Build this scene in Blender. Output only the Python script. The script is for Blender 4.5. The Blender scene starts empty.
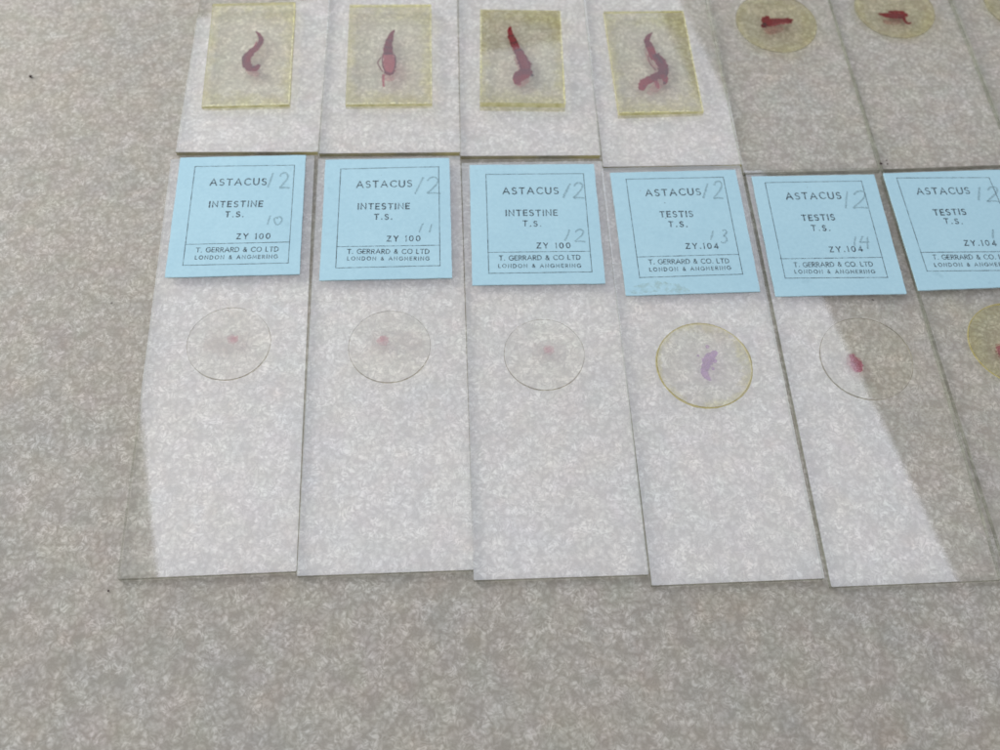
import bpy, bmesh, math, random
from mathutils import Vector, Matrix
from mathutils.geometry import tessellate_polygon
random.seed(7)
scene = bpy.context.scene
col = scene.collection
MM = 0.001

# ------------------------------------------------------------------ camera geometry (fitted; millimetres)
F_PX, PITCH, ROLL, CAM_H = 987.17, 1.08876637, 0.0579049, 140.1
fw = Vector((0, math.cos(PITCH), -math.sin(PITCH)))
r0 = Vector((1, 0, 0)); u0 = r0.cross(fw)
RT = r0 * math.cos(ROLL) + u0 * math.sin(ROLL)
UP = -r0 * math.sin(ROLL) + u0 * math.cos(ROLL)

def pt(x, y, z=1.0):
    """measured photo point -> place on the horizontal plane z (mm)"""
    d = RT * ((x - 500) / F_PX) + UP * ((375 - y) / F_PX) + fw
    t = (CAM_H - z) / -d.z
    return Vector((d.x * t, d.y * t))

# ------------------------------------------------------------------ node helpers
class NT:
    def __init__(s, name):
        s.m = bpy.data.materials.new(name); s.m.use_nodes = True
        s.t = s.m.node_tree; s.t.nodes.clear()
        s.out = s.t.nodes.new('ShaderNodeOutputMaterial')
    def n(s, typ, **kw):
        nd = s.t.nodes.new('ShaderNode' + typ)
        for k, v in kw.items():
            if k.startswith('_'): setattr(nd, k[1:], v)
            else:
                nd.inputs[k.replace('__', ' ')].default_value = v
        return nd
    def l(s, a, b): s.t.links.new(a, b)
    def math(s, op, a, b=None, c=None, clamp=False):
        nd = s.t.nodes.new('ShaderNodeMath'); nd.operation = op; nd.use_clamp = clamp
        for i, v in enumerate((a, b, c)):
            if v is None: continue
            if isinstance(v, (int, float)): nd.inputs[i].default_value = v
            else: s.l(v, nd.inputs[i])
        return nd.outputs[0]
    def mix(s, fac, a, b, blend='MIX'):
        nd = s.t.nodes.new('ShaderNodeMix'); nd.data_type = 'RGBA'; nd.blend_type = blend
        for i, v in ((0, fac), (6, a), (7, b)):
            if isinstance(v, (int, float)): nd.inputs[i].default_value = v
            elif isinstance(v, tuple): nd.inputs[i].default_value = (*v, 1)
            else: s.l(v, nd.inputs[i])
        return nd.outputs[2]
    def ramp(s, fac, stops):
        nd = s.t.nodes.new('ShaderNodeValToRGB'); e = nd.color_ramp.elements
        while len(e) < len(stops): e.new(0.5)
        for i, (p, c) in enumerate(stops):
            e[i].position = p; e[i].color = (*c, 1) if isinstance(c, tuple) else (c, c, c, 1)
        s.l(fac, nd.inputs[0]); return nd.outputs[0]
    def noise(s, vec, scale, detail=2, rough=.5, dist=0, out=0):
        nd = s.n('TexNoise', Scale=scale, Detail=detail, Roughness=rough, Distortion=dist)
        s.l(vec, nd.inputs['Vector']); return nd.outputs[out]
    def coord(s): return s.t.nodes.new('ShaderNodeTexCoord').outputs['Object']
    def mixsh(s, fac, a, b):
        nd = s.t.nodes.new('ShaderNodeMixShader')
        if isinstance(fac, (int, float)): nd.inputs[0].default_value = fac
        else: s.l(fac, nd.inputs[0])
        s.l(a, nd.inputs[1]); s.l(b, nd.inputs[2]); return nd.outputs[0]
    def schlick(s, f0):
        g = s.t.nodes.new('ShaderNodeNewGeometry')
        d = s.t.nodes.new('ShaderNodeVectorMath'); d.operation = 'DOT_PRODUCT'
        s.l(g.outputs['Normal'], d.inputs[0]); s.l(g.outputs['Incoming'], d.inputs[1])
        c = s.math('SUBTRACT', 1.0, s.math('ABSOLUTE', d.outputs['Value']), clamp=True)
        return s.math('MULTIPLY_ADD', s.math('POWER', c, 5.0), 1 - f0, f0, clamp=True)
    def addgl(s, f0, base, gl):
        f = s.schlick(f0); cc = s.t.nodes.new('ShaderNodeCombineColor')
        for i in range(3): s.l(f, cc.inputs[i])
        s.l(cc.outputs[0], gl.inputs['Color'])
        a = s.t.nodes.new('ShaderNodeAddShader'); s.l(base, a.inputs[0]); s.l(gl.outputs[0], a.inputs[1]); return a.outputs[0]
    def end(s, sh): s.l(sh, s.out.inputs[0]); return s.m

# ---- laminate worktop: swirled pearly flakes in warm grey
def mat_table():
    k = NT('pearl_laminate'); o = k.coord()
    # warp the coordinates so that every contour curls
    wc = k.noise(o, 640, 1, .5, 0, 1)
    sub = k.t.nodes.new('ShaderNodeVectorMath'); sub.operation = 'SUBTRACT'
    k.l(wc, sub.inputs[0]); sub.inputs[1].default_value = (.5, .5, .5)
    sc = k.t.nodes.new('ShaderNodeVectorMath'); sc.operation = 'SCALE'
    k.l(sub.outputs[0], sc.inputs[0]); sc.inputs['Scale'].default_value = 0.0013
    ad = k.t.nodes.new('ShaderNodeVectorMath'); ad.operation = 'ADD'
    k.l(o, ad.inputs[0]); k.l(sc.outputs[0], ad.inputs[1])
    w = ad.outputs[0]
    n1 = k.noise(w, 900, 1, .5, .5)
    swirl = k.math('SINE', k.math('MULTIPLY', n1, 34))           # contour bands = worm lines
    swirl = k.math('MULTIPLY_ADD', swirl, .5, .5)
    strength = k.ramp(k.noise(o, 380, 1, .6), [(.36, .2), (.66, 1.0)])
    v = k.n('TexVoronoi', Scale=1250.0); v.feature = 'SMOOTH_F1'; v.inputs['Smoothness'].default_value = .35
    k.l(w, v.inputs['Vector'])
    flake = k.ramp(v.outputs['Distance'], [(.22, 1.0), (.40, .62), (.66, 0.0)])
    fine = k.noise(o, 3200, 2, .65)
    mid = k.noise(w, 560, 2, .6)
    a = k.math('MULTIPLY', swirl, k.math('MULTIPLY', strength, .38))
    b = k.math('MULTIPLY', flake, .30)
    c = k.math('MULTIPLY', fine, .42)
    d = k.math('MULTIPLY', mid, .26)
    t = k.math('ADD', k.math('ADD', a, b), k.math('ADD', c, d))
    c1 = k.ramp(t, [(.36, (.350, .330, .300)), (.56, (.424, .405, .374)), (.72, (.485, .467, .437)), (.90, (.60, .583, .553))])
    big = k.ramp(k.noise(o, 34, 3, .6), [(.35, (.955, .935, .90)), (.65, (1.0, 1.0, 1.0))])
    c2 = k.mix(.75, c1, big, 'MULTIPLY')
    cool = k.ramp(k.noise(o, 60, 2, .5, .5), [(.45, (1., 1., 1.)), (.7, (.95, .975, 1.0))])
    c2 = k.mix(1., c2, cool, 'MULTIPLY')
    pink = k.ramp(k.noise(o, 150, 3, .6), [(.58, (1., 1., 1.)), (.72, (1.0, .965, .945))])
    c2 = k.mix(1., c2, pink, 'MULTIPLY')
    # faint drift of hue: brownish, greenish and violet patches
    hv = k.t.nodes.new('ShaderNodeVectorMath'); hv.operation = 'MULTIPLY_ADD'; k.l(k.noise(o, 210, 1, .5, .4, 1), hv.inputs[0])
    hv.inputs[1].default_value = (.10, .06, .11); hv.inputs[2].default_value = (.955, .97, .94)
    c2 = k.mix(1., c2, hv.outputs[0], 'MULTIPLY')
    # tiny dirt specks
    sp = k.n('TexVoronoi', Scale=190.0); k.l(w, sp.inputs['Vector'])
    sz = k.n('TexWhiteNoise'); k.l(sp.outputs['Position'], sz.inputs['Vector'])
    thr = k.math('MULTIPLY', k.math('POWER', sz.outputs[0], 12.0), .055)
    speck = k.math('LESS_THAN', sp.outputs['Distance'], thr)
    c2 = k.mix(k.math('MULTIPLY', speck, .72), c2, (.07, .055, .05))
    # wear: long faint drag marks
    mp = k.t.nodes.new('ShaderNodeMapping'); mp.inputs['Scale'].default_value = (1, 7, 1); mp.inputs['Rotation'].default_value = (0, 0, .5)
    k.l(o, mp.inputs[0])
    scr = k.ramp(k.noise(mp.outputs[0], 160, 4, .7), [(.60, 1.0), (.78, .90)])
    c2 = k.mix(.7, c2, scr, 'MULTIPLY')
    p = k.n('BsdfPrincipled', Roughness=.55); p.inputs['Specular IOR Level'].default_value = .22
    k.l(c2, p.inputs['Base Color'])
    return k.end(p.outputs[0])

def mat_glass(name, f0=.20, tint=(.995, .997, .997), rough=.006, film=True):
    """thin clear glass seen through its broad faces: sees straight through, mirrors by angle"""
    k = NT(name); o = k.coord()
    tr = k.n('BsdfTransparent')
    tr.inputs[0].default_value = (*tint, 1)
    gl = k.n('BsdfGlossy', Roughness=rough)
    bp = k.n('Bump', Strength=.02, Distance=.0002); k.l(k.noise(o, 45, 0, .5), bp.inputs['Height']); k.l(bp.outputs[0], gl.inputs['Normal'])
    s = k.addgl(f0, tr.outputs[0], gl)
    if film:   # faint dust and finger grease on the glass
        df = k.n('BsdfDiffuse', Color=(.75, .75, .76, 1))
        f2 = k.ramp(k.noise(o, 75, 3, .65, .6), [(.40, .01), (.75, .07)])
        s = k.mixsh(f2, s, df.outputs[0])
    return k.end(s)

def mat_bonded():
    k = NT('glass_under_cover'); tr = k.n('BsdfTransparent', Color=(.999, .999, .997, 1)); return k.end(tr.outputs[0])

def mat_edge(name, cA, cB, opac=.75, scale=220):
    k = NT(name); o = k.coord()
    c = k.mix(k.ramp(k.noise(o, scale, 3, .6), [(.38, 0.0), (.64, 1.0)]), cA, cB)
    p = k.n('BsdfPrincipled', Roughness=.25); k.l(c, p.inputs['Base Color'])
    tr = k.n('BsdfTransparent', Color=(.95, .965, .94, 1))
    return k.end(k.mixsh(opac, tr.outputs[0], p.outputs[0]))

def mat_amber(name, a, b, f0=.135, hx=6, hy=9, roundish=False, r0=.70):
    """balsam-yellowed cover glass; colour pools towards its rim"""
    k = NT(name)
    uv = k.t.nodes.new('ShaderNodeUVMap').outputs[0]
    sp = k.t.nodes.new('ShaderNodeSeparateXYZ'); k.l(uv, sp.inputs[0])
    ax = k.math('ABSOLUTE', k.math('MULTIPLY_ADD', sp.outputs[0], 2, -1)); ay = k.math('ABSOLUTE', k.math('MULTIPLY_ADD', sp.outputs[1], 2, -1))
    if roundish: r = k.math('SQRT', k.math('ADD', k.math('MULTIPLY', ax, ax), k.math('MULTIPLY', ay, ay)))
    else: r = k.math('MAXIMUM', ax, ay)
    o = k.coord()
    n = k.noise(o, 260, 4, .65)
    r2 = k.math('ADD', r, k.math('MULTIPLY_ADD', n, .9, -.45))
    fac = k.ramp(r2, [(r0, 0.0), (1.0 if r0 < .7 else 1.22, 1.0)])
    tint = k.mix(fac, a, b)
    gr = k.ramp(k.noise(o, 1500, 3, .6), [(.4, (.94, .94, .93)), (.6, (1., 1., 1.))])
    tint = k.mix(.8, tint, gr, 'MULTIPLY')
    tr = k.n('BsdfTransparent'); k.l(tint, tr.inputs[0])
    gl = k.n('BsdfGlossy', Roughness=.006)
    s = k.addgl(f0, tr.outputs[0], gl)
    df = k.n('BsdfDiffuse'); k.l(k.mix(.5, tint, (.8, .78, .62)), df.inputs[0])
    s = k.mixsh(k.math('MULTIPLY_ADD', fac, .05, .01), s, df.outputs[0])
    return k.end(s)

def mat_paper():
    k = NT('blue_label_paper'); o = k.coord()
    oi = k.t.nodes.new('ShaderNodeObjectInfo')
    off = k.t.nodes.new('ShaderNodeVectorMath'); off.operation = 'ADD'; k.l(o, off.inputs[0]); k.l(oi.outputs['Random'], off.inputs[1])
    n = k.noise(off.outputs[0], 1500, 4, .65)
    c = k.ramp(n, [(.3, (.435, .675, .80)), (.7, (.485, .735, .86))])
    b = k.ramp(k.noise(off.outputs[0], 120, 3, .6), [(.4, (.95, .965, .975)), (.65, (1., 1., 1.))])
    c = k.mix(.9, c, b, 'MULTIPLY')
    grey = k.ramp(k.noise(off.outputs[0], 330, 3, .5), [(.68, 0.0), (.76, .22)])
    c = k.mix(grey, c, (.27, .45, .55))
    sp = k.n('TexVoronoi', Scale=420.0); k.l(off.outputs[0], sp.inputs['Vector'])
    sz = k.n('TexWhiteNoise'); k.l(sp.outputs['Position'], sz.inputs['Vector'])
    speck = k.math('LESS_THAN', sp.outputs['Distance'], k.math('MULTIPLY', k.math('POWER', sz.outputs[0], 26.0), .14))
    c = k.mix(k.math('MULTIPLY', speck, .55), c, (.16, .2, .22))
    p = k.n('BsdfPrincipled', Roughness=.8); p.inputs['Specular IOR Level'].default_value = .25; k.l(c, p.inputs['Base Color'])
    bp = k.n('Bump', Strength=.05, Distance=.00005); k.l(n, bp.inputs['Height']); k.l(bp.outputs[0], p.inputs['Normal'])
    return k.end(p.outputs[0])

def mat_ink(name, c, opac, scale=3500, lo=.35, hi=.6, mn=.35):
    k = NT(name); o = k.coord()
    p = k.n('BsdfPrincipled', Roughness=.7); p.inputs['Base Color'].default_value = (*c, 1)
    tr = k.n('BsdfTransparent')
    f = k.ramp(k.noise(o, scale, 3, .7), [(lo, opac * mn), (hi, opac)])
    return k.end(k.mixsh(f, tr.outputs[0], p.outputs[0]))

def mat_tissue(name, tint, body, opac, noise=900, low=.6):
    """stained tissue: tinted see-through with a denser body colour"""
    k = NT(name); o = k.coord()
    n = k.noise(o, noise, 4, .65)
    tr = k.n('BsdfTransparent'); k.l(k.mix(k.ramp(n, [(.35, 0.0), (.65, 1.0)]), tint, tuple(min(1, v * (1.5 if low else 1.9) + .06) for v in tint)), tr.inputs[0])
    p = k.n('BsdfPrincipled', Roughness=.5)
    k.l(k.mix(k.ramp(n, [(.4, 0.0), (.7, 1.0)]), body, tuple(v * .55 for v in body)), p.inputs['Base Color'])
    return k.end(k.mixsh(k.ramp(n, [(.3, opac * low), (.7, opac)] if low else [(.42, 0.0), (.55, opac)]), tr.outputs[0], p.outputs[0]))

M = {
 'table': mat_table(), 'glass': mat_glass('slide_glass'), 'bond': mat_bonded(),
 'edge': mat_edge('glass_edge', (.15, .16, .12), (.40, .42, .33), .34),
 'edge_front': mat_edge('glass_front_edge', (.20, .195, .155), (.36, .36, .30), .72),
 'edge_amber': mat_edge('glass_edge_amber', (.16, .15, .09), (.46, .40, .12), .8, 70),
 'slip': mat_glass('cover_glass', .195, (.982, .98, .955), .006, False),
 'slip_edge': mat_edge('cover_glass_edge', (.15, .14, .10), (.36, .34, .24), .75),
 'amber_sq': mat_amber('amber_cover_glass', (.995, .99, .925), (.955, .935, .66)),
 'amber_rd': mat_amber('amber_round_glass', (.96, .948, .84), (.92, .895, .68), .175, roundish=True),
 'amber_clear': mat_amber('rim_yellow_glass', (.985, .98, .955), (.93, .90, .66), .18, roundish=True, r0=.86),
 'amber_edge': mat_edge('balsam_edge', (.46, .43, .17), (.70, .67, .38), .8, 500),
 'balsam': mat_edge('dried_balsam', (.52, .44, .10), (.68, .60, .25), .55, 900),
 'bead': mat_ink('yellow_mountant_bead_glint', (.88, .87, .60), .85, 1600, .35, .6, .1),
 'hair': mat_ink('mountant_hairline', (.24, .23, .18), .58, 1400, .3, .6, .4),
 'paper': mat_paper(),
 'ink': mat_ink('printing_ink', (.035, .035, .05), .86),
 'ink_thin': mat_ink('printing_ink_worn', (.04, .045, .06), .78, 2600, .36, .58, .45),
 'rule': mat_ink('rule_ink', (.04, .045, .06), .78, 1200),
 'pencil': mat_ink('pencil_lead', (.20, .32, .38), .40, 3200, .34, .62, .25),
 'stain': mat_ink('label_stain', (.50, .66, .50), .30, 700, .44, .72, 0),
 'red': mat_tissue('stained_red_tissue', (.40, .006, .025), (.22, .002, .012), .8),
 'wine': mat_tissue('stained_wine_tissue', (.30, .004, .025), (.13, .001, .012), .85),
 'rose': mat_tissue('stained_rose_tissue', (.66, .20, .24), (.34, .07, .10), .5),
 'pink': mat_tissue('faint_pink_tissue_shade', (.90, .66, .67), (.50, .25, .26), .24),
 'haze': mat_tissue('faint_grey_tissue', (.92, .885, .865), (.42, .37, .35), .17, 500),
 'purple': mat_tissue('stained_purple_tissue', (.58, .38, .64), (.28, .13, .34), .65, 1900, .0),
 'magenta': mat_tissue('stained_magenta_tissue', (.78, .38, .48), (.42, .15, .22), .36),
 'dark': mat_tissue('dark_speck', (.12, .05, .06), (.05, .02, .025), .85),
}

# ------------------------------------------------------------------ mesh helpers
def link(name, bm, mats, parent=None, smooth=False):
    me = bpy.data.meshes.new(name); bm.to_mesh(me); bm.free()
    for m in mats: me.materials.append(m)
    o = bpy.data.objects.new(name, me); col.objects.link(o)
    if parent is not None: o.parent = parent
    if smooth:
        for p in me.polygons: p.use_smooth = True
    return o

class Frame:
    """a slide's own coordinate frame: world mm <-> local metres"""
    def __init__(s, c, rot):
        s.c = Vector(c); s.rot = rot; s.cs, s.sn = math.cos(-rot), math.sin(-rot)
    def loc(s, p):
        d = Vector(p[:2]) - s.c
        return Vector((d.x * s.cs - d.y * s.sn, d.x * s.sn + d.y * s.cs)) * MM

def plate_bm(outline, z0, z1, tilt=(0, 0), uv=True, hole=None, edge_mats=None):
    """prism from an outline (local metres); material 0 broad faces, 1 sides, 2 inside the hole of the top face"""
    bm = bmesh.new(); n = len(outline)
    uvl = bm.loops.layers.uv.new('UVMap')
    xs = [p[0] for p in outline]; ys = [p[1] for p in outline]
    cx, cy = (min(xs) + max(xs)) / 2, (min(ys) + max(ys)) / 2; wx, wy = max(xs) - min(xs), max(ys) - min(ys)
    def zt(p): return z1 + (p[0] - cx) * tilt[0] + (p[1] - cy) * tilt[1]
    bot = [bm.verts.new((p[0], p[1], z0)) for p in outline]
    top = [bm.verts.new((p[0], p[1], zt(p))) for p in outline]
    for i in range(n):
        j = (i + 1) % n
        f = bm.faces.new((bot[i], bot[j], top[j], top[i])); f.material_index = edge_mats[i] if edge_mats else 1
    f = bm.faces.new(bot[::-1]); f.material_index = 3
    if hole:
        hv = [bm.verts.new((p[0], p[1], zt(p))) for p in hole]
        allv = top + hv
        tris = tessellate_polygon([[Vector((p[0], p[1], 0)) for p in outline], [Vector((p[0], p[1], 0)) for p in hole]])
        for t in tris:
            f = bm.faces.new([allv[k] for k in t]); f.material_index = 0
            f.normal_update()
            if f.normal.z < 0: f.normal_flip()
        f = bm.faces.new(hv); f.material_index = 2; f.normal_update()
        if f.normal.z < 0: f.normal_flip()
    else:
        f = bm.faces.new(top); f.material_index = 0
    for f in bm.faces:
        for lp in f.loops:
            lp[uvl].uv = ((lp.vert.co.x - cx) / wx + .5, (lp.vert.co.y - cy) / wy + .5)
    return bm

def circle(c, r, n=96, wob=0.0, seed=0):
    rn = random.Random(seed); ph = rn.random() * 6
    return [Vector((c.x + r * (1 + wob * math.sin(3 * a + ph)) * math.cos(a), c.y + r * (1 + wob * math.sin(2 * a + ph)) * math.sin(a)))
            for a in [2 * math.pi * i / n for i in range(n)]]

def smoothline(pts, ws, sub=6):
    """Catmull-Rom through points with widths"""
    P = [Vector(p) for p in pts]; out = []
    for i in range(len(P) - 1):
        p0 = P[max(i - 1, 0)]; p1 = P[i]; p2 = P[i + 1]; p3 = P[min(i + 2, len(P) - 1)]
        for k in range(sub):
            t = k / sub
            q = .5 * ((2 * p1) + (p2 - p0) * t + (2 * p0 - 5 * p1 + 4 * p2 - p3) * t * t + (3 * p1 - p0 - 3 * p2 + p3) * t ** 3)
            out.append((q, ws[i] * (1 - t) + ws[i + 1] * t))
    out.append((P[-1], ws[-1])); return out

def ribbon(bm, line, z, mi=0, rough=0.0, rn=random, dome=0.0):
    """flat ribbon of varying width (or a low dome across when dome > 0)"""
    vs = []; m = len(line)
    for i, (p, w) in enumerate(line):
        a = line[max(i - 1, 0)][0]; b = line[min(i + 1, m - 1)][0]
        d = (b - a); d = d.normalized() if d.length > 0 else Vector((1, 0)); nrm = Vector((-d.y, d.x))
        h1 = w / 2 * (1 + rn.uniform(-rough, rough)); h2 = w / 2 * (1 + rn.uniform(-rough, rough))
        vs.append((bm.verts.new((*(p + nrm * h1), z)), bm.verts.new((*p, z + dome * min(1, w / .002))), bm.verts.new((*(p - nrm * h2), z))))
    for i in range(m - 1):
        for k in (0, 1):
            f = bm.faces.new((vs[i][k], vs[i + 1][k], vs[i + 1][k + 1], vs[i][k + 1])); f.material_index = mi
            f.normal_update()
            if f.normal.z < 0: f.normal_flip()

def blob(bm, c, r, z, mi=0, rough=.3, rn=random, n=16, sy=1.0):
    vs = []
    for i in range(n):
        a = 2 * math.pi * i / n; q = r * (1 + rn.uniform(-rough, rough))
        vs.append(bm.verts.new((c.x + q * math.cos(a), c.y + q * sy * math.sin(a), z)))
    f = bm.faces.new(vs); f.material_index = mi

# ------------------------------------------------------------------ engraver's sans capitals drawn as pen strokes
def arc(cx, cy, rx, ry, a0, a1, n=10):
    return [(cx + rx * math.cos(math.radians(a0 + (a1 - a0) * i / n)), cy + ry * math.sin(math.radians(a0 + (a1 - a0) * i / n))) for i in range(n + 1)]
G = {
 'A': (.86, [[(0, 0), (.43, 1), (.86, 0)], [(.15, .34), (.71, .34)]]),
 'S': (.58, [arc(.29, .745, .25, .235, 35, 270, 10) + arc(.29, .26, .28, .255, 88, -145, 10)]),
 'T': (.70, [[(0, .97), (.70, .97)], [(.35, 0), (.35, .97)]]),
 'C': (.82, [arc(.50, .5, .46, .49, 45, 315, 16)]),
 'U': (.74, [[(0.02, 1), (.02, .38)] + arc(.37, .37, .35, .36, 180, 360, 10) + [(.72, 1)]]),
 'I': (.06, [[(.03, 0), (.03, 1)]]),
 'N': (.76, [[(.02, 0), (.02, 1), (.74, 0), (.74, 1)]]),
 'E': (.54, [[(.54, .97), (.02, .97), (.02, .03), (.54, .03)], [(.02, .51), (.48, .51)]]),
 'Z': (.66, [[(.04, .97), (.62, .97), (.02, .03), (.66, .03)]]),
 'Y': (.72, [[(0, 1), (.36, .5), (.72, 1)], [(.36, .5), (.36, 0)]]),
 '1': (.14, [[(.0, .88), (.10, .99), (.10, 0)]]),
 '0': (.66, [arc(.33, .5, .31, .49, 90, 450, 16)]),
 '4': (.66, [[(.66, .26), (.02, .26), (.48, 1), (.48, 0)]]),
 'G': (.88, [arc(.50, .5, .47, .49, 45, 335, 16) + [(.94, .46), (.60, .46)]]),
 'R': (.60, [[(.02, 0), (.02, .97), (.28, .97)] + arc(.30, .73, .24, .24, 90, -90, 8) + [(.02, .49)], [(.26, .49), (.60, 0)]]),
 'D': (.76, [[(.02, .02), (.02, .98), (.28, .98)] + arc(.28, .5, .46, .48, 90, -90, 12) + [(.02, .02)]]),
 'O': (.96, [arc(.48, .5, .46, .49, 90, 450, 18)]),
 'L': (.48, [[(.02, 1), (.02, .03), (.48, .03)]]),
 'H': (.70, [[(.02, 0), (.02, 1)], [(.68, 0), (.68, 1)], [(.02, .52), (.68, .52)]]),
 'M': (.86, [[(.02, 0), (.08, 1), (.43, .25), (.78, 1), (.84, 0)]]),
 '&': (.70, [[(.68, 0), (.20, .70)] + arc(.33, .80, .15, .17, 200, -20, 8) + [(.14, .42)] + arc(.27, .25, .24, .23, 140, 320, 8) + [(.66, .46)]]),
 '.': (.10, [[(.03, .05), (.09, .05)]]),
 ' ': (.30, []),
}
def text_bm(fr, s, p0, p1, cap, wid, z, gap=.30, seed=0, jit=.02):
    """lettering between two baseline points (world mm); cap height and stroke in mm"""
    rn = random.Random(seed); bm = bmesh.new()
    a, b = fr.loc(p0), fr.loc(p1); L = (b - a).length; d = (b - a) / L; up = Vector((-d.y, d.x))
    glyph = sum(G[c][0] for c in s); c_m = cap * MM
    sx = c_m * .92
    g = (L - glyph * sx) / max(1, len(s) - 1)
    if g < .12 * c_m:
        sx = (L - .14 * c_m * (len(s) - 1)) / glyph; g = .14 * c_m
    x = 0
    for ch in s:
        w, strokes = G[ch]
        jy = rn.uniform(-jit, jit) * c_m; jw = 1 + rn.uniform(-.14, .14)
        for st in strokes:
            line = [(a + d * (x + px * sx) + up * (py * c_m + jy), wid * MM * jw) for px, py in st]
            # square the stroke out a little at its ends
            e0 = (line[0][0] - line[1][0]).normalized() * wid * MM * .4; e1 = (line[-1][0] - line[-2][0]).normalized() * wid * MM * .4
            if ch not in '0O': line[0] = (line[0][0] + e0, line[0][1]); line[-1] = (line[-1][0] + e1, line[-1][1])
            poly(bm, line, z)
        x += w * sx + g
    return bm

def poly(bm, line, z):
    """mitred polyline of quads"""
    m = len(line); L, R = [], []
    for i, (p, w) in enumerate(line):
        d1 = (p - line[i - 1][0]).normalized() if i > 0 else (line[1][0] - p).normalized()
        d2 = (line[i + 1][0] - p).normalized() if i < m - 1 else d1
        n1 = Vector((-d1.y, d1.x)); n2 = Vector((-d2.y, d2.x)); n = n1 + n2
        n = n.normalized() if n.length > .2 else n1
        k = min(1.8, 1 / max(.3, n.dot(n1)))
        L.append(bm.verts.new((*(p + n * w / 2 * k), z))); R.append(bm.verts.new((*(p - n * w / 2 * k), z)))
    for i in range(m - 1):
        try:
            f = bm.faces.new((L[i], R[i], R[i + 1], L[i + 1])); f.normal_update()
        except ValueError: pass

def digit_pts(ch, x0, y0, x1, y1):
    """handwritten digit inside a measured box"""
    q = {'2': [(.12, .22), (.30, .04), (.62, .0), (.82, .16), (.72, .42), (.42, .70), (.10, .96), (.45, .94), (1.0, .97)],
         '3': [(.25, .06), (.62, .0), (.85, .16), (.55, .40), (.45, .45), (.82, .58), (.88, .80), (.50, 1.0), (.05, .90)],
         '0': [(.45, .15), (.12, .12), (.0, .45), (.25, .92), (.62, .95), (.98, .50), (.92, .12), (.55, .05), (.40, .30)],
         '4': [(.30, .0), (.12, .45), (.05, .62), (.50, .62), (.95, .60)],
         'l': [(.90, .05), (.78, .50), (.70, 1.0)]}[ch]
    return [(x0 + (x1 - x0) * u, y0 + (y1 - y0) * v) for u, v in q]

ZL = 1.22   # top of paper label (mm)
def pencil_bm(fr, strokes, seed=0, wid=.30):
    rn = random.Random(seed); bm = bmesh.new()
    for st in strokes:
        pts = [fr.loc(pt(x, y, ZL)) for x, y in st]
        if len(pts) == 2: pts = [pts[0], pts[0].lerp(pts[1], .5) + Vector((rn.uniform(-1, 1), rn.uniform(-1, 1))) * 6e-5, pts[1]]
        ln = smoothline(pts, [wid * MM * rn.uniform(.7, 1.1) for _ in pts], 6)
        ribbon(bm, ln, (ZL + .03) * MM, 0, .18, rn)
    return bm

# ------------------------------------------------------------------ one slide
def rect_of(q, z, ext=None):
    """best rectangle (centre, rot, w, h) through four measured corners TL TR BR BL"""
    P = [pt(x, y, z) for x, y in q]
    c = sum(P, Vector((0, 0))) / 4
    up = (P[0] + P[1] - P[2] - P[3]); rt = (P[1] + P[2] - P[0] - P[3])
    rot = (math.atan2(rt.y, rt.x) + math.atan2(-up.x, up.y)) / 2
    return c, rot, rt.length / 2, up.length / 2

def rect_pts(c, rot, w, h):
    x = Vector((math.cos(rot), math.sin(rot))); y = Vector((-x.y, x.x))
    return [c - x * w / 2 - y * h / 2, c + x * w / 2 - y * h / 2, c + x * w / 2 + y * h / 2, c - x * w / 2 + y * h / 2]

def rim(root, fr, cpx, r, w, z, mat, a0=0, a1=360, seed=0):
    rn = random.Random(seed); c = fr.loc(pt(*cpx, 1.17)); bm = bmesh.new(); n = 90
    ln = []
    for k_ in range(n + 1):
        a = math.radians(a0 + (a1 - a0) * k_ / n)
        ln.append((Vector((c.x + r * MM * math.cos(a), c.y + r * MM * math.sin(a))), w * MM * (.55 + .45 * math.sin(2.3 * a + 1) ** 2) * rn.uniform(.85, 1.15)))
    ribbon(bm, ln, z * MM, 0, .1, rn, dome=.00004); return link('mountant_rim', bm, [M[mat]], root)

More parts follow.
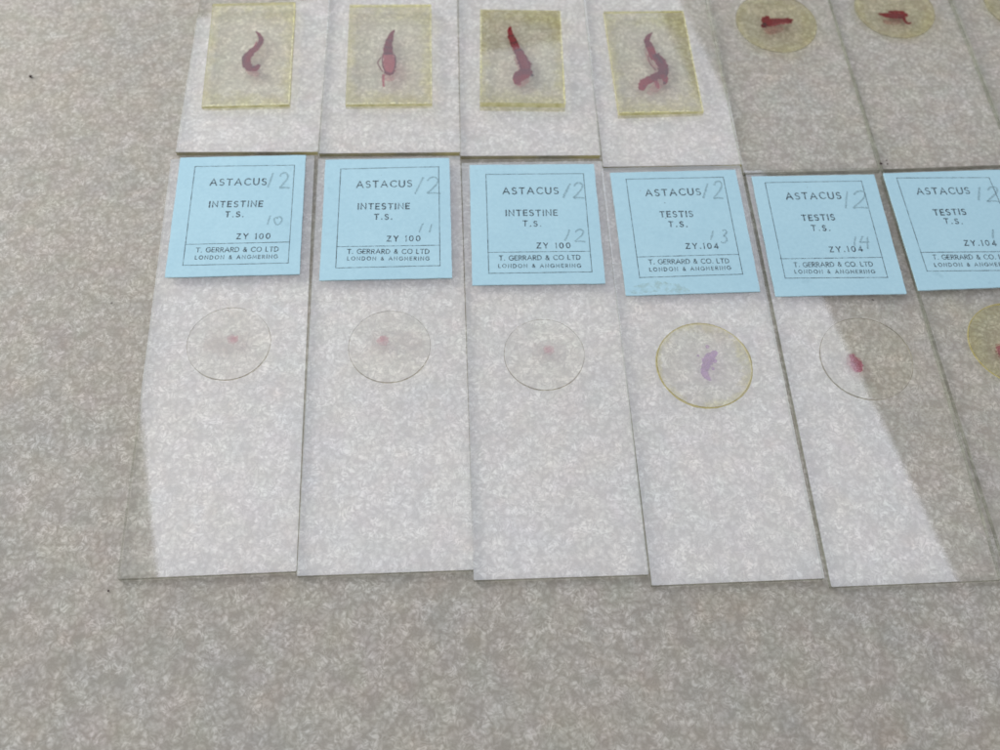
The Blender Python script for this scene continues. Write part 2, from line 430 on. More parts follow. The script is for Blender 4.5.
SW, SL = 25.27, 76.0
def make_slide(label, group, bl, br, left_top, right_top, slip, lift=0.0, length=SL, edge_front=1):
    """bl, br: measured front corners of the top face; left_top/right_top: far points on the long edges"""
    B0, B1 = pt(*bl, 1.0), pt(*br, 1.0)
    dirs = []
    if left_top: dirs.append((pt(*left_top, 1.0) - B0).normalized())
    if right_top: dirs.append((pt(*right_top, 1.0) - B1).normalized())
    y = sum(dirs, Vector((0, 0))).normalized()
    e = (B1 - B0).normalized(); y = (y * 2 + Vector((-e.y, e.x))).normalized()
    rot = math.atan2(-y.x, y.y); x = Vector((y.y, -y.x))
    mid = (B0 + B1) / 2 if (left_top and right_top) else (B0 + x * SW / 2 if left_top else B1 - x * SW / 2)
    c = mid + y * length / 2
    root = bpy.data.objects.new('microscope_slide', None); col.objects.link(root)
    root.empty_display_size = .01
    root.location = (c.x * MM, c.y * MM, 0); root.rotation_euler = (0, 0, rot)
    root['label'] = label; root['category'] = 'microscope slide'; root['group'] = group
    fr = Frame(c, rot)
    # outline with softly nicked corners
    w, h = SW / 2 * MM, length / 2 * MM; k = .00012
    ol = [(-w + k, -h), (w - k, -h), (w, -h + k), (w, h - k), (w - k, h), (-w + k, h), (-w, h - k), (-w, -h + k)]
    em = [4, 1, 1, 1, 1, 1, 1, 4] if edge_front == 4 else [5, 1, 1, 1, 1, 1, 1, 5]
    hole = None
    if slip['kind'] == 'square':
        sc, sr, sw, sh = rect_of(slip['q'], 1.0 + slip['t'])
        hole = [fr.loc(p) for p in rect_pts(sc, sr, sw, sh)]
    else:
        cc = pt(*slip['c'], 1.0 + slip['t'])
        hole = circle(fr.loc(cc), slip['r'] * MM, 96, .004, int(slip['c'][0]))
    inner = [Vector(p) for p in hole]
    g = link('glass_plate', plate_bm([Vector(p) for p in ol], .00004, .001, hole=inner, edge_mats=em),
             [M['glass'], M['edge'], M['bond'], M['bond'], M['edge_amber'], M['edge_front']], root)
    top = (1.0 + slip['t']) * MM
    if slip['kind'] == 'round':     # hairline of mountant round the cover
        rim(root, fr, slip['c'], slip['r'] + .01, .10, 1.0 + slip['t'] + .006, 'hair', seed=int(slip['c'][1]))
    s = link('cover_slip', plate_bm(hole, .001 + 2e-6, top, slip.get('tilt', (0, 0))), [M[slip['mat']], M[slip['edge']], M['bond'], M['bond']], root)
    return root, fr, s

def specimen(root, fr, z, parts, seed, name='specimen'):
    """parts: ('r', material, points+widths px) ribbons or ('b', material, x, y, r px) blobs"""
    rn = random.Random(seed); mats = []; bm = bmesh.new(); zz = z
    for p in parts:
        if p[1] not in mats: mats.append(p[1])
        mi = mats.index(p[1]); zz += .004
        ox, oy, sc = p[2]
        if p[0] == 'r':
            pts = [fr.loc(pt(ox + a / sc, oy + b / sc, z)) for a, b, w in p[3]]
            s0 = (pt(p[2][0] + p[3][0][0] / sc + 1, oy + p[3][0][1] / sc, z) - pt(ox + p[3][0][0] / sc, oy + p[3][0][1] / sc, z)).length
            ws = [w / sc * s0 * MM for a, b, w in p[3]]
            ribbon(bm, smoothline(pts, ws, 9), zz * MM, mi, .22, rn)
        else:
            a, b, r = p[3]
            c = fr.loc(pt(ox + a / sc, oy + b / sc, z)); s0 = .178
            blob(bm, c, r / sc * s0 * MM, zz * MM, mi, .25, rn, 18, p[4] if len(p) > 4 else 1.0)
    return link(name, bm, [M[m] for m in mats], root)

# ------------------------------------------------------------------ worktop
bm = bmesh.new()
bmesh.ops.create_grid(bm, x_segments=1, y_segments=1, size=.5)
for v in bm.verts: v.co.y = v.co.y * .8 + .12
tb = link('tabletop', bm, [M['table']]); tb['kind'] = 'structure'

# ------------------------------------------------------------------ lower row
low = []
TC = {'t': .17}
def rnd(c, r, mat='slip', edge='slip_edge', t=.17, tilt=(0, 0)): return dict(kind='round', c=c, r=r, mat=mat, edge=edge, t=t, tilt=tilt)
LROW = [
 ('leftmost blue-labelled slide, pencilled 10, with a pale round cover and faint pink dot',
  (119.5, 577.6), (296.3, 571.2), None, (312.5, 165), rnd((228.8, 343), 6.62)),
 ('slide with blue label pencilled 11 and a pale round cover with a faint pink dot',
  (298.5, 575.2), (471.8, 570.5), (315, 165), (459.5, 165), rnd((389.5, 346), 6.55)),
 ('slide with blue intestine label pencilled 12 twice and a pale round cover',
  (473.6, 580), (648.8, 574.7), (461.8, 165), (602.5, 175), rnd((544.2, 354), 6.45)),
 ('slide with blue testis label pencilled 13, yellow-rimmed round cover and purple smear',
  (653.3, 586), (823.5, 577.8), (604.5, 175), (743.5, 180), rnd((704.5, 364.5), 7.62, 'amber_clear', 'balsam')),
 ('slide with blue testis label pencilled 14 and a small magenta speck under its round cover',
  (830.5, 586), (1003, 580.5), (746.5, 180), (884, 185), rnd((866.5, 358), 7.5)),
 ('blue-labelled testis slide at the right end, its yellow round cover cut off by the edge',
  None, None, None, None, rnd((1015, 343), 7.5, 'amber_rd', 'balsam')),
]
GL = 'glass slides with blue labels'
roots = []
for i, (lab, bl, br, lt, rt_, sl) in enumerate(LROW):
    if bl is None:      # only its left edge shows
        a, b = pt(886.5, 188), pt(1000, 546)
        y = (a - b).normalized(); c_bl = b - y * 6.4
        # turn the far corner back into a measured photo point
        rr = Vector((c_bl.x, c_bl.y, 1 - CAM_H)); dz = rr.dot(fw)
        bl = (500 + F_PX * rr.dot(RT) / dz, 375 - F_PX * rr.dot(UP) / dz)
        x = Vector((y.y, -y.x)); c2 = c_bl + x * SW; rr = Vector((c2.x, c2.y, 1 - CAM_H)); dz = rr.dot(fw)
        br = (500 + F_PX * rr.dot(RT) / dz, 375 - F_PX * rr.dot(UP) / dz)
        lt = (886.5, 188)
    roots.append(make_slide(lab, GL, bl, br, lt, rt_, sl))

LABELS = [
 dict(q=[(179.6, 156.8), (305.2, 155.8), (300, 273.8), (165.6, 277.2)], f=[(195.1, 166.5), (294.6, 165.2), (288.2, 263), (182.8, 265.4)], d=[(185.6, 244.5), (289.4, 242)],
      t=[('ASTACUS', (210, 185.5), (266, 184.8)), ('INTESTINE', (209.1, 207.2), (262.3, 206.6)), ('T.S.', (225.3, 216.9), (243, 217)), ('ZY 100', (236.5, 239), (269.8, 238.7)),
         ('T. GERRARD & CO LTD', (196, 252.3), (278.2, 251.4)), ('LONDON & ANGMERING', (195, 259.4), (277.2, 258.3))],
      p=[[[(267.7, 187.5), (273, 173)], digit_pts('2', 278.5, 173, 290, 188.5)], [[(267.3, 224.9), (270.5, 215.6)], digit_pts('0', 274.2, 216.5, 281.7, 225)]]),
 dict(q=[(325, 159.3), (449.3, 158.3), (452.3, 277.7), (320, 280)], f=[(340.7, 169), (438.7, 166.7), (440, 265.7), (335.7, 268)], d=[(336.7, 246.7), (440, 245.3)],
      t=[('ASTACUS', (356.7, 187.7), (411.7, 186.7)), ('INTESTINE', (358, 209.3), (409.3, 209)), ('T.S.', (374.3, 219.3), (391.7, 219.3)), ('ZY 100', (387, 241.3), (420, 241)),
         ('T. GERRARD & CO LTD', (347.3, 253.7), (429, 253.7)), ('LONDON & ANGMERING', (347.3, 260.3), (429, 260.3))],
      p=[[[(415, 194), (423.3, 177.3)], digit_pts('2', 425.7, 177.3, 440.7, 194)], [[(419, 232.7), (423.3, 223.3)], [(429.3, 232.3), (431.7, 224)]]]),
 dict(q=[(469.4, 165.4), (595, 163.5), (604.3, 283), (472.4, 285)], f=[(485.9, 174.4), (583.4, 173.6), (592, 271.9), (488.8, 273.4)], d=[(488, 252.4), (590, 251.3)],
      t=[('ASTACUS', (503, 194.2), (558.3, 193.8)), ('INTESTINE', (506, 215.8), (557.2, 215.5)), ('T.S.', (523.2, 226), (540.8, 226.3)), ('ZY 100', (537, 248.3), (570.3, 248)),
         ('T. GERRARD & CO LTD', (499.3, 260.3), (580.4, 259.5)), ('LONDON & ANGMERING', (498.6, 267.8), (580.7, 267.4))],
      p=[[[(563.2, 198), (570.3, 183.7)], digit_pts('2', 572.5, 183, 584.5, 198.5)], [[(564.7, 240.9), (569.5, 229.7)], digit_pts('2', 574, 229.7, 585.2, 242)]]),
 dict(q=[(610.3, 173), (735.5, 169.5), (760.2, 291.2), (626.1, 295.3)], f=[(626, 179.2), (723.2, 177.2), (742.8, 274.2), (639.6, 277.6)], d=[(637.3, 257), (738.5, 254.3)],
      t=[('ASTACUS', (646.1, 196), (700.8, 194.9)), ('TESTIS', (660.3, 217.1), (693, 216.7)), ('T.S.', (669, 226.6), (687.2, 226.8)), ('ZY.104', (686.2, 248.7), (718.5, 248.5)),
         ('T. GERRARD & CO. LTD', (649.1, 264.2), (729.2, 263)), ('LONDON & ANGMERING', (649.8, 271.4), (730.7, 269.6))],
      p=[[[(703.2, 198.3), (707.9, 183.3)], digit_pts('2', 712.6, 181.5, 723.6, 199)], [[(710.5, 239.9), (713, 230.6)], digit_pts('3', 720.5, 230, 727.5, 243)]], stain=True),
 dict(q=[(751.2, 176.4), (873.7, 174.4), (907.4, 293.9), (776.2, 295.4)], f=[(765, 182.6), (861.4, 181), (887.6, 277.5), (785.2, 278.2)], d=[(780.3, 258.8), (882.7, 257.3)],
      t=[('ASTACUS', (786.7, 199.4), (841.2, 198.6)), ('TESTIS', (802.4, 220.7), (834.9, 220)), ('T.S.', (812, 230.4), (830, 230.8)), ('ZY.104', (830, 252), (862.9, 251.3)),
         ('T. GERRARD & CO. LTD', (794.2, 267), (873, 266.3)), ('LONDON & ANGMERING', (795, 273.4), (874.9, 273.4))],
      p=[[[(845.7, 208.4), (847.2, 191.6)], digit_pts('2', 852, 191.2, 867.8, 208.5)], [digit_pts('l', 850.5, 236, 856, 246), digit_pts('4', 859.5, 236, 870, 246), [(867.5, 236.5), (867.8, 249)]]]),
 dict(q=[(882.4, 172.6), (1004.5, 170.2), (1052, 286.4), (919.4, 288.6)], f=[(896.6, 178), (989, 177.6), (1029, 270.2), (927, 271.2)], d=[(920.6, 252.4), (1021, 251.5)],
      t=[('ASTACUS', (917.6, 194.4), (970, 193.8)), ('TESTIS', (934.4, 215.2), (966.2, 214.6)), ('T.S.', (945, 223.6), (962.4, 224)), ('ZY.104', (965, 245.6), (996.6, 245.6)),
         ('T. GERRARD & CO. LTD', (933.4, 259.4), (1011.5, 259)), ('LONDON & ANGMERING', (935, 266.6), (1014, 266))],
      p=[[[(978.4, 200.4), (979.4, 187)], digit_pts('2', 986, 187, 999.5, 202)], [[(993, 238.5), (993, 229.5)]]]),
]
CAPS = [(1.40, .215), (1.22, .22), (1.10, .215), (1.08, .195), (.92, .15), (.72, .13)]
for i, L in enumerate(LABELS):
    root, fr, _ = roots[i]
    c, rot, w, h = rect_of(L['q'], ZL)
    corners = [fr.loc(p) for p in rect_pts(c, rot, w, h)]
    # hand-cut sheet with a very slight lift along its near edge
    rn = random.Random(40 + i); bm = bmesh.new(); N = 12
    grid = {}
    for a in range(N + 1):
        for b in range(N + 1):
            u, v = a / N, b / N
            p = corners[0].lerp(corners[1], u).lerp(corners[3].lerp(corners[2], u), v)
            e = Vector((rn.uniform(-1, 1), rn.uniform(-1, 1))) * 3.5e-5 if (a in (0, N) or b in (0, N)) else Vector((0, 0))
            grid[a, b] = p + e
    T = {k_: bm.verts.new((p.x, p.y, ZL * MM)) for k_, p in grid.items()}
    Bv = {k_: bm.verts.new((p.x, p.y, 1.004 * MM)) for k_, p in grid.items() if k_[0] in (0, N) or k_[1] in (0, N)}
    for a in range(N):
        for b in range(N):
            bm.faces.new((T[a, b], T[a + 1, b], T[a + 1, b + 1], T[a, b + 1]))
    for a in range(N):
        bm.faces.new((Bv[a, 0], Bv[a + 1, 0], T[a + 1, 0], T[a, 0])); bm.faces.new((Bv[a + 1, N], Bv[a, N], T[a, N], T[a + 1, N]))
        bm.faces.new((Bv[0, a + 1], Bv[0, a], T[0, a], T[0, a + 1])); bm.faces.new((Bv[N, a], Bv[N, a + 1], T[N, a + 1], T[N, a]))
    lab = link('paper_label', bm, [M['paper']], root)
    # border rules
    bm = bmesh.new(); zr = (ZL + .012) * MM
    Q = [fr.loc(pt(x, y, ZL)) for x, y in L['f']]; D = [fr.loc(pt(x, y, ZL)) for x, y in L['d']]
    lw = .125 * MM
    for a, b in ((Q[0], Q[1]), (Q[1], Q[2]), (Q[2], Q[3]), (Q[3], Q[0]), (D[0], D[1])):
        d = (b - a).normalized() * lw / 2; nn = 14
        ln = [(a - d + (b + d - (a - d)) * (k_ / nn) + Vector((0, 1)) * rn.uniform(-1, 1) * 1.2e-5, lw * rn.uniform(.8, 1.15)) for k_ in range(nn + 1)]
        ribbon(bm, ln, zr, 0, .1, rn); zr += 2e-6
    link('printed_border', bm, [M['rule']], lab)
    for j, (s, p0, p1) in enumerate(L['t']):
        cap, wd = CAPS[j]
        link('printed_text', text_bm(fr, s, pt(*p0, ZL), pt(*p1, ZL), cap, wd, (ZL + .015) * MM, seed=i * 10 + j), [M['ink'] if j < 4 else M['ink_thin']], lab)
    for j, st in enumerate(L['p']):
        link('pencil_number', pencil_bm(fr, st, i * 7 + j, .38 if j == 0 else .33), [M['pencil']], lab)
    if L.get('stain'):
        bm = bmesh.new(); st = [(628, 291), (640, 288.5), (655, 287), (670, 287.5), (684, 290), (690, 291.5)]
        pts = [fr.loc(pt(x, y, ZL)) for x, y in st]
        ribbon(bm, smoothline(pts, [.0008, .0019, .0023, .0021, .0012, .0004], 6), (ZL + .01) * MM, 0, .3, rn)
        link('stain', bm, [M['stain']], lab)

ZS = 1.06
c1 = (160, 140, 3.0); c3 = (450, 140, 2.677); c5 = (740, 140, 2.677)
def haze(fr, root, cx, cy, w, h, seed):
    return ('r', 'haze', (0, 0, 1.0), [(cx - w / 2, cy, h * .8), (cx, cy, h), (cx + w / 2, cy + 1, h * .75)])
for i, parts in enumerate([
    [haze(0, 0, 226, 341, 44, 26, 1), ('b', 'pink', c1, (218, 598, 15)), ('b', 'pink', c1, (218, 597, 9)), ('b', 'haze', c1, (222, 688, 14))],
    [haze(0, 0, 397, 340, 50, 26, 1), ('b', 'pink', c1, (669, 600, 17)), ('b', 'pink', c1, (671, 597, 10))],
    [haze(0, 0, 549, 351, 34, 22, 1), ('b', 'pink', c3, (265, 562, 13)), ('b', 'pink', c3, (265, 562, 8))],
    [('r', 'purple', c3, [(714, 566, 10), (702, 576, 24), (690, 592, 30), (684, 608, 20), (682, 624, 20), (690, 636, 14), (698, 644, 5)]),
     ('b', 'purple', c3, (689, 553, 5)), ('b', 'purple', c3, (664, 577, 3)), ('b', 'purple', c3, (704, 612, 4)), ('b', 'purple', c3, (710, 592, 5))],
    [('r', 'pink', c5, [(296, 572, 16), (306, 595, 44), (318, 622, 20)]), ('r', 'magenta', c5, [(298, 574, 10), (306, 592, 26), (314, 606, 32), (318, 622, 12)])],
    [('r', 'pink', c5, [(690, 545, 14), (700, 565, 34), (704, 585, 18)]), ('r', 'magenta', c5, [(690, 552, 10), (698, 564, 24), (702, 580, 12)])],
]):
    root, fr, _ = roots[i]
    specimen(root, fr, ZS, parts, 100 + i)

rim(*roots[3][:2], (704.5, 364.5), 7.66, .42, 1.02, 'balsam', seed=3)
rim(*roots[5][:2], (1015, 343), 7.55, .34, 1.02, 'balsam', seed=4)

# ------------------------------------------------------------------ upper row
def sq(q, t, tilt): return dict(kind='square', q=q, mat='amber_sq', edge='amber_edge', t=t, tilt=tilt)
UROW = [
 ('slide at the top left with yellowed square cover over an S-curled red specimen',
  (175.5, 153.2), (318, 150.6), (205, 0), (328.6, 0), sq([(213, 4.5), (297.5, 2), (287.3, 104), (201, 107)], .55, (.004, .006))),
 ('slide with yellowed square cover over a straight crayfish-like specimen with thin legs',
  (319.5, 152.9), (459.5, 152.6), (328.8, 0), (455.2, 0), sq([(349, 4.5), (431.5, 5.5), (431.8, 103), (346, 105)], .6, (.0, .006))),
 ('slide with square cover darker across its top third, deep red specimen tapering upward',
  (460.5, 154.2), (601, 157), (455.8, 0), (582.3, 0), sq([(480.5, 7.5), (560.6, 9), (565.4, 105), (479.6, 104.5)], .62, (.0, -.039))),
 ('slide with square cover olive in its top right corner over a thick curved wine-red specimen',
  (603, 165.4), (742.8, 166), (583, 0), (722, 75), sq([(604.4, 12), (684.5, 9.6), (702.5, 111), (618.5, 114)], .6, (-.014, -.006))),
 ('slide with yellow round cover over a straight horizontal red specimen with a blunt left head',
  (744.6, 173), (880, 170.8), (722.5, 75), (827.4, 0), rnd((776, 23), 8.0, 'amber_rd', 'slip_edge')),
 ('unlabelled slide with yellow round cover over a red specimen hooked at its right tip',
  (883.5, 169.3), (1019, 166), (828.6, 0), None, rnd((894.5, 9), 8.0, 'amber_rd', 'slip_edge')),
 ('slide in the top right corner, only a sliver of its yellow round cover in view',
  None, None, None, None, rnd((1024, 3), 8.0, 'amber_rd', 'slip_edge')),
]
GU = 'glass slides of the upper row without visible labels'
ur = []
for i, (lab, bl, br, lt, rt_, sl) in enumerate(UROW):
    if bl is None:
        a, b = pt(951.5, 0), pt(999.5, 120)
        y = (a - b).normalized(); c_bl = b - y * 9
        def proj(cv):
            rr = Vector((cv.x, cv.y, 1 - CAM_H)); dz = rr.dot(fw)
            return (500 + F_PX * rr.dot(RT) / dz, 375 - F_PX * rr.dot(UP) / dz)
        x = Vector((y.y, -y.x)); bl = proj(c_bl); br = proj(c_bl + x * SW); lt = (951.5, 0)
    ur.append(make_slide(lab, GU, bl, br, lt, rt_, sl, edge_front=4 if i < 4 else 1))
u1 = (100, 0, 5.0); u2 = (160, 0, 3.333); u3 = (440, 0, 3.333); u4 = (600, 0, 6.25); u5 = (700, 0, 3.333)
ZU = 1.35
SPU = [  # pink ribbons paint the coloured shadow below each body
 [('r', 'pink', u1, [(735, 345, 30), (765, 365, 44), (795, 375, 20)]),
  ('r', 'wine', u1, [(778, 156, 4), (797, 175, 20), (805, 203, 28), (788, 232, 34), (760, 258, 40), (735, 288, 46), (732, 318, 46), (752, 342, 40), (782, 338, 30), (797, 322, 14)]),
  ('r', 'red', u1, [(765, 250, 14), (745, 285, 20), (742, 312, 18)]),
  ('r', 'dark', u1, [(722, 268, 3), (714, 300, 5), (722, 325, 3)]), ('r', 'rose', u1, [(785, 205, 5), (768, 238, 8), (752, 262, 4)]), ('r', 'dark', u1, [(808, 200, 2), (803, 218, 3), (792, 236, 2)]), ('b', 'dark', u1, (797, 190, 5)), ('b', 'dark', u1, (768, 332, 6)), ('r', 'red', u1, [(760, 345, 16), (780, 350, 20), (796, 335, 8)])],
 [('r', 'pink', u2, [(742, 252, 20), (765, 262, 30), (782, 255, 10)]),
  ('r', 'rose', u2, [(764, 180, 34), (764, 210, 42), (766, 236, 34), (766, 248, 20)]),
  ('r', 'wine', u2, [(782, 99, 3), (770, 118, 18), (766, 136, 26)]), ('r', 'wine', u2, [(764, 134, 24), (760, 158, 32)]), ('r', 'wine', u2, [(760, 154, 28), (760, 182, 38)]),
  ('r', 'wine', u2, [(742, 182, 4), (742, 215, 4), (752, 244, 5)]), ('r', 'wine', u2, [(784, 184, 4), (785, 215, 4), (776, 244, 5)]),
  ('r', 'wine', u2, [(738, 190, 4), (726, 208, 4), (732, 224, 4), (744, 240, 4)]), ('r', 'dark', u2, [(756, 132, 2), (768, 137, 3), (776, 134, 2)]), ('r', 'dark', u2, [(748, 155, 2), (762, 160, 3), (775, 157, 2)]), ('r', 'dark', u2, [(743, 182, 3), (762, 178, 4), (783, 184, 3)]), ('r', 'dark', u2, [(783, 190, 2), (785, 215, 3), (778, 242, 2)]), ('r', 'wine', u2, [(748, 240, 10), (765, 248, 13), (778, 242, 8)]),
  ('r', 'rose', u2, [(745, 248, 9), (744, 268, 9), (746, 290, 6)])],
 [('r', 'pink', u3, [(252, 190, 14), (268, 225, 20), (275, 262, 46), (262, 290, 16)]),
  ('r', 'red', u3, [(235, 88, 4), (233, 104, 18), (237, 122, 22)]), ('r', 'red', u3, [(236, 118, 24), (245, 142, 26)]), ('r', 'red', u3, [(244, 138, 24), (258, 168, 28)]),
  ('r', 'wine', u3, [(257, 165, 26), (272, 190, 34), (282, 215, 42), (286, 238, 40)]),
  ('r', 'red', u3, [(262, 170, 18), (276, 200, 24), (286, 228, 22)]),
  ('r', 'wine', u3, [(308, 245, 18), (285, 240, 28), (262, 248, 28), (252, 264, 22)]), ('r', 'rose', u3, [(256, 256, 18), (260, 276, 24), (268, 284, 8)]), ('b', 'dark', u3, (308, 251, 6)), ('r', 'dark', u3, [(226, 118, 2), (238, 121, 4), (248, 116, 2)]), ('r', 'dark', u3, [(234, 144, 2), (246, 144, 4), (258, 138, 2)]), ('r', 'dark', u3, [(246, 170, 3), (262, 166, 4), (274, 168, 3)]), ('r', 'rose', u3, [(278, 190, 6), (288, 212, 9), (292, 232, 5)]), ('r', 'red', u3, [(300, 250, 10), (278, 258, 24), (258, 268, 30), (256, 282, 10)])],
 [('r', 'pink', u4, [(285, 300, 20), (310, 380, 30), (360, 440, 40), (370, 520, 60), (300, 590, 30)]),
  ('r', 'wine', u4, [(328, 203, 5), (303, 228, 30), (292, 258, 40)]), ('r', 'wine', u4, [(292, 252, 36), (312, 300, 56)]), ('r', 'red', u4, [(308, 290, 44), (335, 345, 56), (348, 370, 60)]),
  ('r', 'wine', u4, [(345, 340, 50), (378, 385, 66), (395, 430, 66), (392, 470, 62)]), ('r', 'wine', u4, [(405, 450, 44), (362, 472, 62), (312, 498, 56)]),
  ('r', 'wine', u4, [(300, 350, 5), (312, 395, 6), (350, 440, 6)]),
  ('r', 'red', u4, [(320, 492, 50), (275, 520, 62), (255, 565, 30)]), ('r', 'red', u4, [(395, 465, 44), (408, 505, 38), (400, 530, 12)]), ('r', 'rose', u4, [(345, 500, 26), (362, 540, 26), (366, 555, 6)]),
  ('r', 'rose', u4, [(318, 330, 6), (335, 372, 10), (356, 405, 6)]), ('r', 'dark', u4, [(345, 335, 4), (372, 365, 7), (392, 400, 4)]), ('r', 'dark', u4, [(412, 430, 4), (416, 462, 6), (402, 492, 4)]), ('b', 'dark', u4, (372, 372, 8)), ('b', 'dark', u4, (402, 520, 8)), ('b', 'dark', u4, (276, 538, 7))],
 [('r', 'pink', u5, [(215, 108, 20), (240, 105, 34), (275, 95, 14)]), ('r', 'red', u5, [(206, 78, 26), (222, 76, 40), (238, 74, 28), (262, 70, 20), (290, 70, 18), (310, 67, 6)]),
  ('r', 'rose', u5, [(240, 74, 26), (275, 74, 28), (303, 70, 18)]), ('b', 'wine', u5, (212, 88, 12)), ('b', 'red', u5, (224, 60, 9)), ('r', 'rose', u5, [(232, 88, 8), (250, 84, 14), (262, 80, 6)]), ('r', 'red', u5, [(286, 62, 6), (298, 70, 14), (300, 80, 6)]), ('b', 'dark', u5, (214, 82, 6)), ('b', 'red', u5, (213, 64, 9))],
 [('r', 'pink', u5, [(610, 70, 12), (640, 76, 24), (670, 70, 12)]), ('r', 'red', u5, [(594, 46, 5), (615, 50, 18), (642, 52, 30), (670, 50, 26), (692, 48, 14)]),
  ('r', 'red', u5, [(628, 40, 8), (655, 38, 9), (682, 40, 6)]), ('b', 'wine', u5, (664, 58, 8)), ('r', 'rose', u5, [(628, 50, 14), (655, 53, 24), (680, 52, 16)]), ('r', 'red', u5, [(676, 54, 16), (682, 68, 10), (692, 79, 8), (704, 76, 6)])],
]
for i, parts in enumerate(SPU):
    root, fr, _ = ur[i]
    if i == 4: root.rotation_euler[1] = .010; root.location.z = .00014    # rides up slightly on one side
    specimen(root, fr, ZU if i < 4 else 1.06, parts, 200 + i)

def bead(root, fr, q, t, seed, sides):  # mountant squeezed out at the slip edges; rim glints put into its pale colour
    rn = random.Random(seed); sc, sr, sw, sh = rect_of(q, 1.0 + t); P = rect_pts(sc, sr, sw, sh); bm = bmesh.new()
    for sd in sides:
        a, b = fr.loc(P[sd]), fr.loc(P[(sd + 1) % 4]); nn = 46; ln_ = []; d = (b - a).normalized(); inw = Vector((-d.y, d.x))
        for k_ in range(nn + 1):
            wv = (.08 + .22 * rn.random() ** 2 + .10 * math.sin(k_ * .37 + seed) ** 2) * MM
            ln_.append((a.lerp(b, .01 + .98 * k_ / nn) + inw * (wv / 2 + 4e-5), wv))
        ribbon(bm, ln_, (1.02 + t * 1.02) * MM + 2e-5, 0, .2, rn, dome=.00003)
    link('mountant_bead_glint', bm, [M['bead']], root)
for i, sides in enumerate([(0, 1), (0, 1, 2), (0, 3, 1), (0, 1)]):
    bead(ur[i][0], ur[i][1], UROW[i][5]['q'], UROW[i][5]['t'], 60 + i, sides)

# ------------------------------------------------------------------ loose dark crumbs lying about
def crumb(x, y, r, z, label):
    rn = random.Random(int(x * 7 + y)); bm = bmesh.new(); bmesh.ops.create_icosphere(bm, subdivisions=1, radius=1)
    for v in bm.verts:
        v.co = Vector((v.co.x * rn.uniform(.6, 1.3), v.co.y * rn.uniform(.6, 1.2), (v.co.z + 1) * .6)) * r * MM
    o = link('crumb', bm, [M['dark']]); p = pt(x, y, z); o.location = (p.x * MM, p.y * MM, z * MM)
    o['label'] = label; o['category'] = 'crumb'; o['group'] = 'loose dark crumbs'
crumb(31, 77, .34, 0, 'dark crumb on the bare tabletop near the left edge, far from the slides')
crumb(108.5, 591, .15, 0, 'tiny dark crumb just off the near left corner of the leftmost slide')
crumb(880.5, 164, .26, 1.0, 'dark crumb at the seam between two upper slides, left of a pair of dots')
crumb(886.5, 160.5, .15, 1.0, 'upper of two tiny dots near the seam of the upper right slides')
crumb(887.2, 164.2, .17, 1.0, 'lower of two tiny dots near the seam of the upper right slides')

# ------------------------------------------------------------------ camera
cam = bpy.data.cameras.new('camera'); co = bpy.data.objects.new('camera', cam); col.objects.link(co); scene.camera = co
R3 = Matrix((RT, UP, -fw)).transposed()
co.matrix_world = Matrix.Translation((0, 0, CAM_H * MM)) @ R3.to_4x4()
cam.sensor_width = 36; cam.lens = 36 * F_PX / 1000; cam.clip_start = .005; cam.clip_end = 50
cam.dof.use_dof = True; cam.dof.focus_distance = .152; cam.dof.aperture_fstop = 25

# ------------------------------------------------------------------ light: one big ceiling lamp, mirrored by the glass
H = 1500.0
def ceil(x, y):
    d = RT * ((x - 500) / F_PX) + UP * ((375 - y) / F_PX) + fw
    t = (CAM_H - 1 + H) / -d.z; return Vector((d.x * t, d.y * t))
def lline(y): return 140 + .097 * (y - 400)
def rline(y): return 866 + .475 * (y - 400)
L0, L1 = ceil(lline(400), 400), ceil(lline(571), 571)
R0, R1 = ceil(690, 20), ceil(958, 580)
T0 = ceil(560, -40); B0 = ceil(560, 690)
dl = (L0 - L1).normalized(); dr = (R0 - R1).normalized(); print('SIDES', dl, dr)
yv = (dl * .25 + dr * .75).normalized(); xv = Vector((yv.y, -yv.x))
xl = ((L0 + L1) / 2).dot(xv); xr = ((R0 + R1) / 2).dot(xv); yt, yb = T0.dot(yv), B0.dot(yv)
c = xv * (xl + xr) / 2 + yv * (yt + yb) / 2; rot = math.atan2(xv.y, xv.x)
print('LIGHT', c, xr - xl, yt - yb, math.degrees(rot))
la = bpy.data.lights.new('ceiling_light', 'AREA'); la.shape = 'RECTANGLE'; la.size = (xr - xl) * MM; la.size_y = (yt - yb) * MM
RAD = .98
la.energy = RAD * math.pi * la.size * la.size_y
la.color = (.87, .925, 1.09)
lo = bpy.data.objects.new('ceiling_light', la); col.objects.link(lo)
lo.location = (c.x * MM, c.y * MM, (H + 1) * MM); lo.rotation_euler = (0, 0, rot)

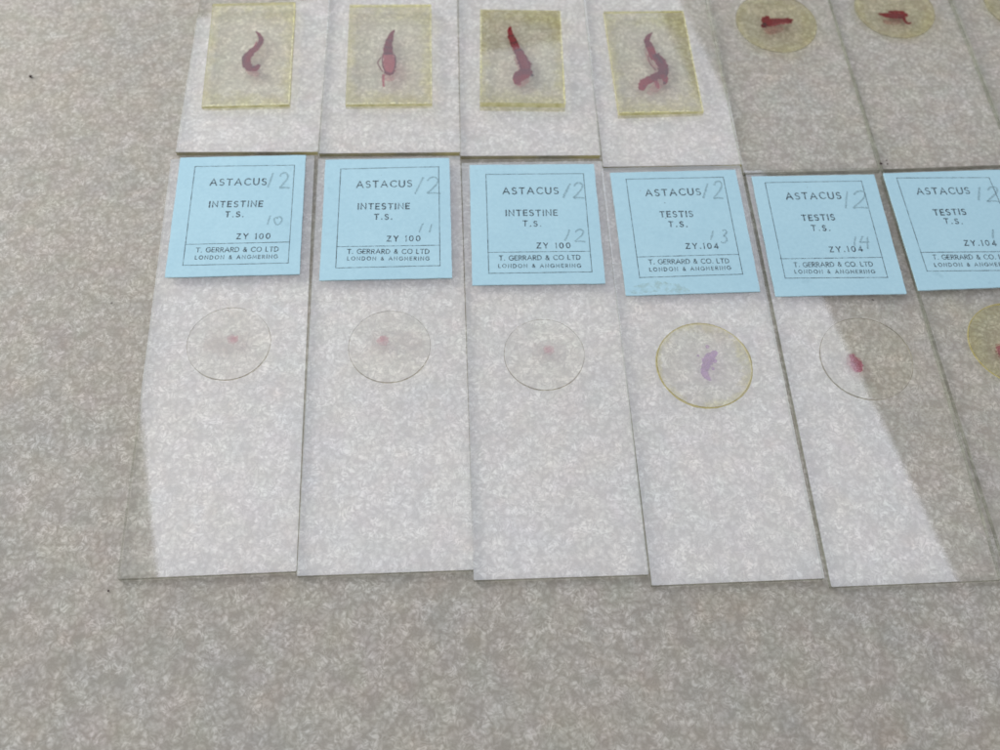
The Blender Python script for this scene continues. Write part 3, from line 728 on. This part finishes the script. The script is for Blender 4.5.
# the lamp's diffuser is not perfectly even
la.use_nodes = True; ln = la.node_tree; em = ln.nodes['Emission']
gp = ln.nodes.new('ShaderNodeNewGeometry'); ns = ln.nodes.new('ShaderNodeTexNoise'); ns.inputs['Scale'].default_value = 1.6; ns.inputs['Detail'].default_value = 1
ln.links.new(gp.outputs['Position'], ns.inputs['Vector'])
sx_ = ln.nodes.new('ShaderNodeSeparateXYZ'); ln.links.new(gp.outputs['Position'], sx_.inputs[0])
m1 = ln.nodes.new('ShaderNodeMath'); m1.operation = 'MULTIPLY_ADD'; ln.links.new(sx_.outputs[1], m1.inputs[0]); m1.inputs[1].default_value = -.16; m1.inputs[2].default_value = .95
m2 = ln.nodes.new('ShaderNodeMath'); m2.operation = 'MULTIPLY_ADD'; ln.links.new(ns.outputs[0], m2.inputs[0]); m2.inputs[1].default_value = .45; ln.links.new(m1.outputs[0], m2.inputs[2])
ln.links.new(m2.outputs[0], em.inputs['Strength'])

# added fill lamp, unseen at far left, brightens that side of the table
lw = bpy.data.lights.new('left_fill_light', 'AREA'); lw.shape = 'RECTANGLE'; lw.size = .3; lw.size_y = .3; lw.energy = 2.1; lw.color = (1.0, .985, .93)
wo = bpy.data.objects.new('left_fill_light', lw); col.objects.link(wo); wo.location = (-.42, .30, .20)
wo.rotation_euler = (Vector((-.05, .08, 0)) - wo.location).to_track_quat('-Z', 'Y').to_euler()

wd = bpy.data.worlds.new('World'); scene.world = wd; wd.use_nodes = True
nt = wd.node_tree; bg = nt.nodes['Background']
tc = nt.nodes.new('ShaderNodeTexCoord'); sp = nt.nodes.new('ShaderNodeSeparateXYZ'); nt.links.new(tc.outputs['Generated'], sp.inputs[0])
# the room: dim ceiling ahead, brighter walls behind the camera and to the left
def rng(src, a, b, lo, hi):
    m = nt.nodes.new('ShaderNodeMapRange'); m.interpolation_type = 'SMOOTHSTEP'
    nt.links.new(src, m.inputs[0])
    for i_, v_ in enumerate((a, b, lo, hi)): m.inputs[i_ + 1].default_value = v_
    return m.outputs[0]
ma = nt.nodes.new('ShaderNodeMath'); ma.operation = 'ADD'
nt.links.new(rng(sp.outputs[1], -.35, .25, .81, .10), ma.inputs[0]); nt.links.new(rng(sp.outputs[0], -.75, -.2, .15, 0.0), ma.inputs[1])
nt.links.new(ma.outputs[0], bg.inputs['Strength']); bg.inputs['Color'].default_value = (.99, .985, .98, 1)

scene.view_settings.view_transform = 'Standard'; scene.view_settings.look = 'None'; scene.view_settings.exposure = 0
scene.render.engine = 'CYCLES'
scene.cycles.transparent_max_bounces = 24; scene.cycles.max_bounces = 6; scene.cycles.diffuse_bounces = 1
scene.cycles.use_denoising = True; scene.cycles.denoising_prefilter = 'ACCURATE'; scene.cycles.denoising_input_passes = 'RGB_ALBEDO_NORMAL'
